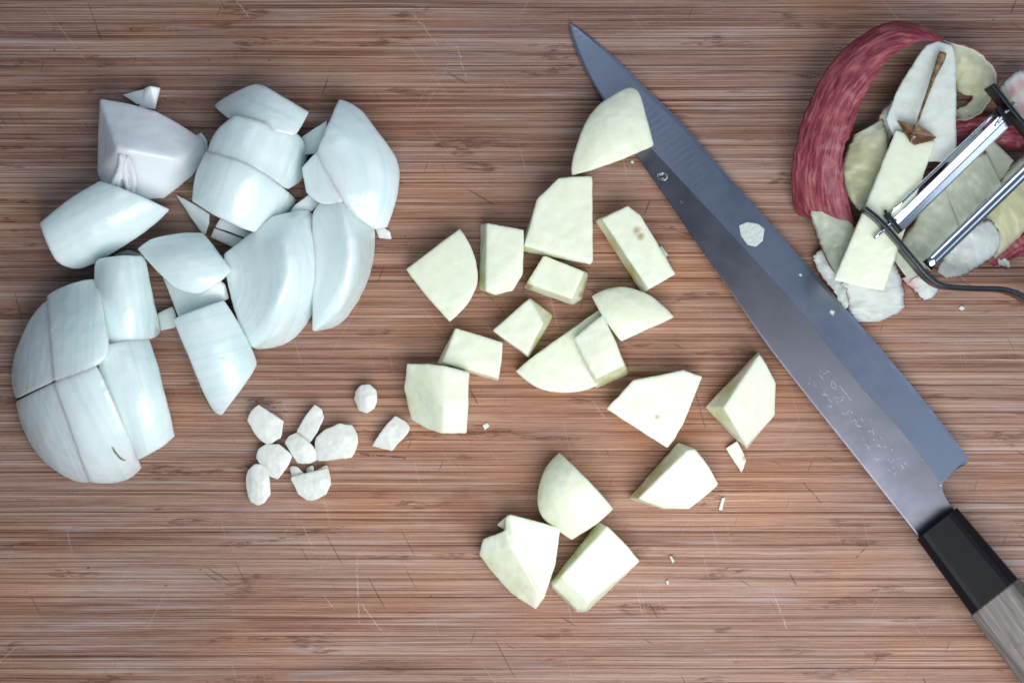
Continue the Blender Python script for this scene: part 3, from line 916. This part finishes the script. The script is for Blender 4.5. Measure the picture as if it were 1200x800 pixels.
# octagonal handle parts
def octa(name, p0, p1, w0, w1, z0, z1, h0, h1, mat, parent, bulge=0.0, n=14, ca=.56):
    a, b = np.array(p0, float), np.array(p1, float)
    d = (b - a) / np.linalg.norm(b - a)
    nn = np.array([d[1], -d[0]])
    V, G, F = [], [], []
    prof = []
    for (u, v) in [(1, ca), (1, -ca), (ca + .12, -1), (-ca - .12, -1), (-1, -ca), (-1, ca), (-ca - .12, 1), (ca + .12, 1)]:
        prof.append((u, v))
    # soften corners: two points per corner
    pr = []
    for i, (u, v) in enumerate(prof):
        pu, pv = prof[i - 1]; nu, nv = prof[(i + 1) % 8]
        pr += [(u + (pu - u) * .10, v + (pv - v) * .10), (u + (nu - u) * .10, v + (nv - v) * .10)]
    m = len(pr)
    st = [0, .004] + list(np.linspace(.02, .98, n - 4)) + [.996, 1]
    for k, t in enumerate(st):
        sc = .95 if k in (0, len(st) - 1) else 1.0
        c = a + (b - a) * t
        w = (w0 + (w1 - w0) * t + bulge * math.sin(t * 3.14)) * .5 * sc
        h = (h0 + (h1 - h0) * t) * .5 * sc
        z = z0 + (z1 - z0) * t
        for u, v in pr:
            q = c + nn * u * w
            V.append(W(q[0], q[1], z + v * h))
            G.append((u * w + v * h * 2, (q - a) @ d, 0))
    for k in range(len(st) - 1):
        for j in range(m):
            F.append([k * m + j, k * m + (j + 1) % m, (k + 1) * m + (j + 1) % m, (k + 1) * m + j])
    F.append(list(range(m))[::-1]); F.append([(len(st) - 1) * m + j for j in range(m)])
    o = mesh_obj(name, V, F, mat, parent, False, G)
    return o
octa('ferrule', (1098, 613), (1167, 700.5), 60, 69, 11, 12, 21, 23, HORN, kn)
octa('handle', (1165.5, 698.5), (1430, 1036), 72, 84, 12, 13, 24, 26, WOODH, kn, 2)

# engraved writing: strokes cut into the blade flat
strokes5 = [((90, 200), (90, 270)), ((60, 300), (100, 280)), ((140, 300), (170, 330)), ((190, 160), (240, 130)), ((280, 130), (330, 170)), ((200, 190), (260, 250)), ((240, 180), (300, 160)),
            ((350, 250), (340, 330)), ((350, 250), (420, 340)), ((340, 320), (400, 360)), ((400, 310), (380, 350)), ((430, 310), (560, 460)), ((240, 400), (270, 370)), ((260, 400), (320, 450)),
            ((230, 420), (290, 430)), ((300, 460), (360, 520)), ((420, 480), (450, 440)), ((380, 440), (420, 460)), ((400, 490), (430, 520)), ((440, 500), (490, 470)), ((320, 560), (360, 540)),
            ((470, 620), (500, 660)), ((480, 670), (590, 570)), ((540, 710), (640, 620)), ((570, 740), (620, 700)), ((600, 780), (650, 730)), ((640, 760), (660, 800)), ((690, 690), (720, 740)),
            ((370, 470), (400, 430)), ((540, 460), (590, 490)), ((310, 540), (350, 580))]
strokes6 = [((0, 50), (40, 20)), ((10, 110), (50, 150)), ((40, 180), (100, 200)), ((100, 90), (110, 130)), ((200, 100), (210, 140)), ((180, 280), (220, 220)), ((220, 220), (250, 310)), ((120, 320), (130, 380)),
            ((130, 390), (190, 440)), ((170, 430), (200, 470)), ((230, 340), (260, 360)), ((280, 400), (330, 440)), ((310, 320), (340, 340)), ((360, 420), (390, 450)), ((440, 450), (470, 480)),
            ((250, 560), (300, 600)), ((290, 560), (330, 600)), ((340, 540), (370, 580)), ((400, 570), (430, 600)), ((460, 560), (480, 620)), ((500, 580), (540, 560)), ((400, 680), (440, 720)),
            ((470, 760), (520, 700)), ((480, 780), (500, 740)), ((550, 690), (600, 660)), ((590, 610), (640, 650)), ((560, 640), (600, 690)), ((450, 660), (490, 690)), ((310, 590), (350, 560)), ((430, 620), (470, 600))]
V, F = [], []
for lst, ox, oy in ((strokes5, 940, 420), (strokes6, 1000, 480)):
    for i, ((xa, ya), (xb, yb)) in enumerate(lst):
        a = np.array([ox + xa * .1, oy + ya * .1]); b = np.array([ox + xb * .1, oy + yb * .1])
        d = b - a; L = np.linalg.norm(d); d = d / L
        nn = np.array([-d[1], d[0]])
        w = random.uniform(.38, .62)
        k = len(V)
        for q, ww in ((a, .4), (a + (b - a) * .25, 1), (a + (b - a) * .7, .9), (b, .25)):
            for sgn in (-1, 0, 1):
                p = q + nn * w * ww * sgn
                t = 2.6 * 1 + .5
                V.append(W(p[0], p[1], kz(*p) + t + (.035 if sgn == 0 else .004)))
        for j in range(3):
            for m in range(2):
                F.append([k + j * 3 + m, k + j * 3 + m + 1, k + j * 3 + m + 4, k + j * 3 + m + 3])
mesh_obj('engraving', V, F, MARK, kn, False)

# things on the blade
def drop(label, x, y, r, h, s):
    z0 = kz(x, y) + 3.05
    V, F = [], []
    n, m = 20, 7
    for i in range(m):
        a = i / (m - 1) * math.pi / 2
        for j in range(n):
            b = j / n * 2 * math.pi
            rr = r * math.cos(a) * (1 + .1 * math.sin(2 * b + s))
            V.append(W(x + rr * math.cos(b), y + rr * math.sin(b), z0 + h * math.sin(a)))
    for i in range(m - 1):
        for j in range(n):
            F.append([i * n + j, i * n + (j + 1) % n, (i + 1) * n + (j + 1) % n, (i + 1) * n + j])
    F.append(list(range(n))[::-1])
    o = mesh_obj('water_droplet', V, F, WATER, None, True)
    recenter(o)
    tag(o, label, 'droplet')
drop('round droplet of juice on the blade below the domed apple chunk', 776, 207, 6, 1.3, 1)
drop('tiny juice droplet on the blade, down from the round one', 798, 237, 1.8, .6, 2)
crumb('apple_crumb', 'small wet pinkish speck on the board under the peeler wire', 'crumb', [(1123, 361), (1126, 358), (1130, 359), (1131, 362), (1127, 364)], .8, 0, PEELW, 21)
zb = kz(880, 272) + 3.0
crumb('apple_crumb', 'wet smear of apple pulp stuck on the middle of the blade', 'crumb',
      [(866, 264), (876, 260), (888, 262), (896, 268), (894, 282), (886, 289), (876, 287), (868, 276)], .7, zb - .7, PEELW, 6, .2)
for k, (lab, x, y, r) in enumerate([('pale pulp speck on the blade, nearest the peel heap', 975, 366, 3.4), ('small pulp speck beside the cutting edge above the peel', 938, 322, 2.0),
                                    ('bit of pulp on the blade just under the domed chunk', 741, 190, 2.2)]):
    crumb('apple_crumb', lab, 'crumb', [(x - r, y), (x - .3 * r, y - r), (x + r, y - .4 * r), (x + .6 * r, y + r), (x - .4 * r, y + .8 * r)], .5, kz(x, y) + (1.0 if k < 2 else 3.0), PEELW, 10 + k, .2)

# ---------------------------------------------------------------- apple peel heap
PG = 'strips of red apple peel'
def peel(label, A, B, up, seed, bulge=0.0, thick=.8, flesh=None, nu=70, nv=14, jag=1.0, cat='apple peel', name='apple_peel', tint=(), edge_red=1.3):
    """strip between two edge lines A and B (px, px, mm). up = which side faces the camera"""
    a, b = resample(A, nu), resample(B, nu)
    r = np.random.default_rng(seed)
    def jitter(n):
        q = r.normal(size=n)
        k = np.array([.25, .5, .25])
        return np.convolve(q, k, 'same') * jag
    d = b - a
    L = np.linalg.norm(d[:, :2], axis=1)[:, None]
    dn = d / np.maximum(L, 1e-6)
    a = a - dn * jitter(nu)[:, None] * .8
    b = b + dn * jitter(nu)[:, None] * .8
    g = np.zeros((nu, nv, 3)); gg = np.zeros((nu, nv, 3))
    along = np.concatenate([[0], np.cumsum(np.linalg.norm(np.diff((a + b)[:, :2] / 2, axis=0), axis=1))])
    for j in range(nv):
        v = j / (nv - 1)
        g[:, j] = a * (1 - v) + b * v
        g[:, j, 2] += bulge * 4 * v * (1 - v)
        gg[:, j, 0] = v * L[:, 0]
        gg[:, j, 1] = along
    flat_ = g.reshape(-1, 3)
    flat_[:, 2] += wavy(flat_ * np.array([1, 1, 3]), .55, 34, seed) 
    top = WA(flat_)
    gx = np.gradient(top.reshape(nu, nv, 3), axis=0); gy = np.gradient(top.reshape(nu, nv, 3), axis=1)
    N = np.cross(gx, gy); N /= np.linalg.norm(N, axis=2, keepdims=True) + 1e-12
    if N[:, :, 2].mean() < 0: N = -N
    N = N.reshape(-1, 3)
    # taper thickness at the rim
    v = np.linspace(0, 1, nv); u = np.linspace(0, 1, nu)
    rim = np.minimum(1, np.minimum(np.minimum(v, 1 - v)[None, :] * nv / 2.0, np.minimum(u, 1 - u)[:, None] * nu / 2.0)) * .75 + .25
    T = (thick * .001 * rim).reshape(-1, 1)
    wide = flat_.reshape(nu, nv, 3).copy()
    rj = edge_red * (.6 + .8 * r.random(nu))[:, None]
    wide[:, 0] -= dn * rj
    wide[:, -1] += dn * rj * .7
    wide = WA(wide.reshape(-1, 3))
    def sheet(t0, t1, nm, mat, parent, base=None):
        base = top if base is None else base
        P0, P1 = base - N * T * t0, base - N * T * t1
        V = np.vstack([P0, P1])
        F = []
        k = nu * nv
        for i in range(nu - 1):
            for j in range(nv - 1):
                q = [i * nv + j, i * nv + j + 1, (i + 1) * nv + j + 1, (i + 1) * nv + j]
                F.append(q); F.append([x + k for x in q[::-1]])
        bd = [(i * nv, (i + 1) * nv) for i in range(nu - 1)] + [((nu - 1) * nv + j, (nu - 1) * nv + j + 1) for j in range(nv - 1)] + \
             [((i + 1) * nv + nv - 1, i * nv + nv - 1) for i in range(nu - 1)] + [(j + 1, j) for j in range(nv - 1)]
        for p, q in bd: F.append([p, q, q + k, p + k])
        G = np.vstack([gg.reshape(-1, 3)] * 2) + np.array([seed * 37.0, seed * 91.0, 0])
        o = mesh_obj(nm, V, F, mat, parent, True, G)
        pv = np.zeros(len(V)); px = to_px(V)
        for (sx, sy, sr) in tint:
            pv = np.maximum(pv, np.clip(1.4 - np.hypot(px[:, 0] - sx, px[:, 1] - sy) / sr, 0, 1))
        at = o.data.attributes.new('peel', 'FLOAT', 'POINT'); at.data.foreach_set('value', pv)
        return o
    c = (top.min(0) + top.max(0)) / 2
    root = empty(name, (c[0], c[1], max(0, top[:, 2].min())))
    tag(root, label, cat, PG)
    flesh = flesh or PEELF
    if up == 'skin':
        sheet(0, .3, 'skin', SKIN, root); sheet(.3, 1, 'flesh', flesh, root)
    else:
        sheet(0, .7, 'flesh', flesh, root); sheet(.7, 1, 'skin', SKIN, root, wide)
    return root

peel('broad red peel ribbon arching skin side up, left of the heap',
     [(947, 256, 3), (932, 248, 4), (927, 215, 9), (929, 185, 13), (939, 145, 17), (957, 100, 20), (984, 62, 22), (1018, 36, 22), (1050, 25, 20), (1084, 31, 17), (1106, 44, 13)],
     [(1002, 266, 10), (998, 246, 13), (991, 218, 17), (988, 180, 21), (999, 152, 23), (1009, 122, 24), (1027, 88, 25), (1048, 64, 25), (1068, 52, 23), (1086, 48, 19), (1104, 54, 13)],
     'skin', 1, 3.2, 1.0, nv=20, nu=90)
peel('pale green end of peel curling round behind the core slice',
     [(1092, 42, 14), (1112, 50, 14), (1140, 58, 14), (1158, 72, 13), (1168, 92, 11), (1160, 118, 9), (1140, 138, 7), (1118, 142, 5)],
     [(1092, 64, 7), (1106, 78, 5), (1116, 94, 4), (1122, 106, 3.5), (1132, 112, 3.2), (1140, 113, 3), (1134, 122, 3), (1114, 132, 3)],
     'flesh', 2, -1.0, .8, tint=[(1130, 95, 30)])
peel('dull yellow green peel lying inside the red ribbon',
     [(1001, 158, 11), (990, 185, 11), (987, 210, 11), (995, 232, 11), (1005, 246, 11)],
     [(1034, 140, 13), (1040, 165, 15), (1036, 200, 15), (1020, 230, 13), (1010, 248, 12)], 'flesh', 3, 1.0, .8, tint=[(1010, 200, 45)])
peel('thin translucent peel scrap showing left of the stem slice',
     [(1046, 118, 12), (1036, 130, 12), (1026, 146, 12), (1016, 160, 12)],
     [(1058, 126, 12), (1054, 142, 12), (1048, 158, 12), (1040, 172, 12)], 'flesh', 23, .6, .7, PEELW, 30, 8, 1.5)
peel('tongue of peel with red left rim under the red ribbon',
     [(961, 232, 8), (950, 246, 8), (956, 272, 8), (966, 297, 8), (979, 321, 8)],
     [(966, 233, 9), (984, 250, 11), (1002, 268, 12), (1000, 292, 11), (984, 322, 9)], 'flesh', 4, 1.5, .9)
peel('ragged white peel scrap between the blade and the core stick',
     [(961, 292, 4), (953, 303, 4), (962, 323, 4.5), (976, 340, 6), (990, 362, 6)],
     [(966, 292, 5), (976, 306, 6), (984, 322, 6), (992, 340, 7), (994, 360, 7)], 'flesh', 5, .6, .9, PEELW, jag=1.6)
peel('lowest peel scrap with ragged white end and red left rim',
     [(984, 334, 6), (991, 352, 5), (997, 368, 4), (1004, 377, 3)],
     [(1046, 300, 9), (1058, 336, 8), (1058, 362, 5), (1030, 377, 3)], 'flesh', 6, 1.2, .9, PEELW, jag=1.4)
peel('grey green peel strip crossing under the peeler blade',
     [(1044, 300, 10), (1070, 262, 12), (1096, 214, 12), (1122, 176, 11), (1150, 150, 9)],
     [(1066, 330, 9), (1102, 300, 10), (1136, 262, 10), (1162, 224, 9), (1190, 190, 8)], 'flesh', 7, 1.6, .8)
peel('second pale strip overlapping the one under the peeler, near the crossbar',
     [(1104, 212, 13), (1120, 196, 13.5), (1138, 186, 13), (1156, 178, 12)],
     [(1126, 268, 12.5), (1140, 250, 13), (1158, 232, 13), (1176, 222, 12)], 'flesh', 8, .9, .8)
peel('light peel piece with scalloped lower edge, below the crossbar',
     [(1098, 318, 9), (1112, 290, 11), (1134, 270, 12), (1158, 258, 11), (1171, 272, 9)],
     [(1110, 326, 7), (1128, 322, 8), (1146, 312, 9), (1164, 300, 9), (1172, 288, 8)], 'flesh', 9, 1.2, .9, PEELW, jag=1.5)
peel('tan coloured peel at the right edge below the peeler',
     [(1150, 252, 7), (1168, 216, 8), (1188, 192, 9), (1215, 170, 9)],
     [(1166, 304, 5), (1190, 282, 6), (1210, 262, 7), (1240, 246, 8)], 'flesh', 10, 2.2, .8, tint=[(1190, 250, 60)])
peel('red peel strip skin side up at the right edge of the heap',
     [(1150, 300, 2), (1168, 292, 4), (1190, 278, 5), (1225, 262, 6)],
     [(1164, 312, 1.5), (1178, 306, 2), (1196, 300, 2.5), (1228, 292, 3)], 'skin', 11, 1.0, .9)
peel('white tipped peel scrap with red patch below the peeler arm',
     [(1056, 326, 4), (1066, 336, 4), (1076, 344, 3), (1082, 352, 2.5)],
     [(1082, 318, 5), (1092, 328, 5), (1100, 337, 4), (1094, 348, 2.5)], 'flesh', 12, .7, .9, PEELW, tint=[(1066, 335, 10)])
peel('small white peel crumb beside the red strip at the right',
     [(1164, 306, 3), (1168, 302, 4), (1176, 301, 4), (1183, 306, 3)], [(1168, 309, 2), (1172, 311, 2), (1180, 313, 2), (1184, 314, 2)], 'flesh', 13, .3, .7, PEELW, 20, 6)
peel('pink and white peel piece in the upper right corner',
     [(1168, 112, 14), (1176, 98, 17), (1190, 86, 18), (1215, 78, 17)],
     [(1184, 128, 13), (1196, 148, 14), (1212, 160, 14), (1240, 160, 13)], 'flesh', 14, 2.0, 1.0, PEELW, tint=[(1186, 108, 9), (1197, 100, 9), (1204, 128, 14)], jag=1.2)
peel('red peel strip glimpsed behind the peeler blade',
     [(1100, 150, 4), (1124, 138, 5), (1156, 136, 6), (1215, 140, 6)],
     [(1104, 182, 3), (1130, 172, 4), (1162, 172, 5), (1215, 176, 5)], 'skin', 15, 1.6, .9)

# core pieces
cs = solid('apple_core_slice', [block([(1076, 66, 17), (1086, 53, 17), (1100, 48, 17), (1116, 53, 17), (1120, 66, 17), (1113, 92, 18), (1113, 130, 19), (1119, 160, 19), (1121, 190, 18), (1060, 190, 19), (1038, 140, 18),
                                           (1050, 108, 18), (1064, 84, 17)], z0=10, shrink=.96)], CORE, .5, 3, .13, 6, 801, None, (), (), zsmooth=8)
recenter(cs); tag(cs, 'white apple slice with brown stem lying along it, in the peel heap', 'apple core')
ck = solid('apple_core_stick', [block([(1050, 152, 21), (1070, 170, 22), (1096, 166, 21), (1082, 205, 23), (1056, 272, 24), (1036, 341, 23), (1006, 336, 23), (977, 328, 22), (1012, 248, 23)], z0=13, shrink=.97)],
            APPLE, .5, 3, .10, 7, 802, None, (), (), zsmooth=8)
recenter(ck); tag(ck, 'pale rectangular core stick with brown hollow at its top end', 'apple core')
V = [W(1052, 141, 21.5), W(1062, 144, 22.6), W(1078, 147, 22.6), (W(1098, 161, 22.0)), W(1092, 165, 22.5), W(1072, 170, 22.9), W(1066, 164, 22.9), W(1068, 156, 20.0)]
F = [[0, 1, 7], [1, 2, 7], [2, 3, 7], [3, 4, 7], [4, 5, 7], [5, 6, 7], [6, 0, 7]]
# hollow: thickened brown husk
me_v = V + [(a, b, c - .0012) for a, b, c in V]
F = F + [[x + 8 for x in f[::-1]] for f in F] + [[i, (i + 1) % 7, (i + 1) % 7 + 8, i + 8] for i in range(7)]
mesh_obj('seed_hollow', me_v, F, BROWN, ck, False)

# ---------------------------------------------------------------- vegetable peeler
pe = empty('vegetable_peeler', W(1150, 250, 10))
tag(pe, 'shiny metal vegetable peeler lying on the peel heap at the right', 'peeler')
def sweep(name, path, prof, mat, parent, up=(0, 0, 1), smooth=False, n=40, caps=True):
    """profile (list of (side mm, up mm)) swept along a path of (px, px, mm)"""
    p = WA(resample(path, n))
    V, F, G = [], [], []
    m = len(prof)
    L = 0
    for i in range(n):
        t = Vector(p[min(i + 1, n - 1)] - p[max(i - 1, 0)]).normalized()
        s = t.cross(Vector(up)).normalized()
        u = s.cross(t).normalized()
        if i: L += np.linalg.norm(p[i] - p[i - 1]) * PX
        for k, (a, b) in enumerate(prof):
            V.append(tuple(Vector(p[i]) + s * a * .001 + u * b * .001))
            G.append((a * 3 + b, L, 0))
    for i in range(n - 1):
        for j in range(m):
            F.append([i * m + j, i * m + (j + 1) % m, (i + 1) * m + (j + 1) % m, (i + 1) * m + j])
    F.append(list(range(m))[::-1]); F.append([(n - 1) * m + j for j in range(m)])
    return mesh_obj(name, V, F, mat, parent, smooth, G)
def rrect(w, h, r=.35):
    o = []
    for sx, sy, a0 in ((1, 1, 0), (-1, 1, 90), (-1, -1, 180), (1, -1, 270)):
        for a in (0, 30, 60, 90):
            t = math.radians(a0 + a)
            o.append((sx * (w / 2 - r) + r * math.cos(t), sy * (h / 2 - r) + r * math.sin(t)))
    return o
band = rrect(2.1, 9, .7)
sweep('arm', [(1011, 245, 24), (1029, 260, 24), (1048, 281, 24), (1069, 306, 24), (1086, 325, 23), (1103, 335, 22), (1134, 338, 20), (1168, 339, 18), (1186, 343, 17), (1204, 352, 16), (1230, 366, 15), (1300, 395, 14)], band, DARKM, pe, n=60)
sweep('arm', [(1159, 101, 24), (1172, 117, 24), (1186, 135, 24), (1204, 156, 24), (1222, 180, 23), (1230, 210, 21), (1238, 280, 18), (1262, 350, 15), (1300, 388, 14)], band, DARKM, pe, n=60)
# blade: half-round trough with a slot and a thin rail
prof = []
prof = [(-3.0, -1.4), (-3.0, -.55), (-2.75, -.35), (-.25, .48), (.25, .5), (2.5, -.3), (2.85, -.45), (3.05, -.8), (3.0, -1.4), (2.5, -1.0), (0, -.2), (-2.5, -1.0)]
bd = sweep('blade', [(1050, 266, 25), (1176, 143, 25)], prof, CHROME, pe, n=30)
sweep('rail', [(1040, 253, 25), (1172, 127, 25)], rrect(1.2, 1.0, .3), CHROME, bd, smooth=True, n=8)
for (xa, ya, xb, yb) in ((1038, 251, 1055, 272), (1169, 125, 1182, 148)):
    sweep('end_plate', [(xa, ya, 24.5), (xb, yb, 24.5)], rrect(2.2, 3.2, .5), DARKM, bd, n=6)
for (xa, ya, xb, yb) in ((1024, 279, 1050, 257), (1166, 148, 1188, 120)):
    sweep('pivot_pin', [(xa, ya, 25), (xb, yb, 25)], rrect(1.5, 1.5, .7), CHROME, pe, smooth=True, n=6)
sweep('stopper', [(1037, 246, 26), (1041, 258, 26)], rrect(1.2, 1.5, .4), DARKM, pe, n=6)
sweep('crossbar', [(1086, 312, 24), (1240, 163, 24)], [(2.5 * math.sin(a) , 1.7 * math.cos(a)) for a in np.linspace(0, 2 * math.pi, 21)[:-1]], CHROME, pe, smooth=True, n=20)

# apple stem in its russet hollow, and the nick on the onion
path = resample([(1067, 167, 22.6), (1074, 147, 22.9), (1081, 126, 22.3), (1088, 107, 21.6), (1094, 90, 21.2), (1100, 76, 21.0), (1105, 62, 21.0)], 30)
rad = resample([(0, .42, 0), (6, .5, 0), (14, .62, 0), (22, 1.0, 0), (26, 1.55, 0), (28, 1.7, 0), (29, 1.5, 0)], 30)[:, 1]
def tube(name, path, rad, mat, parent):
    p = WA(path); V, F = [], []
    n = len(p); m = 9
    for i in range(n):
        t = Vector(p[min(i + 1, n - 1)] - p[max(i - 1, 0)]).normalized()
        a = t.cross(Vector((0, 0, 1))).normalized(); b = a.cross(t)
        for k in range(m):
            c = k / m * 2 * math.pi
            V.append(tuple(Vector(p[i]) + (a * math.cos(c) + b * math.sin(c)) * rad[i] * .001))
    for i in range(n - 1):
        for k in range(m):
            F.append([i * m + k, i * m + (k + 1) % m, (i + 1) * m + (k + 1) % m, (i + 1) * m + k])
    F.append(list(range(m))[::-1]); F.append([(n - 1) * m + k for k in range(m)])
    return mesh_obj(name, V, F, mat, parent, True)
tube('apple_stem', path, rad, STEM, cs)
dome_r = [o for o in bpy.data.objects if o.get('label', '').startswith('lower left onion dome')][0]
def dz(x, y):
    return 40 * math.sqrt(max(0, 1 - ((x - C0[0]) / R0[0]) ** 2 - ((y - C0[1]) / R0[1]) ** 2)) + .25
pts = [(131, 523), (134, 528), (137, 532), (142, 537), (148, 539.5)]
tube('dark_nick', resample([(x, y, dz(x, y)) for x, y in pts], 12), [.15, .3, .4, .45, .4, .38, .4, .45, .45, .4, .3, .15], NICK, dome_r)
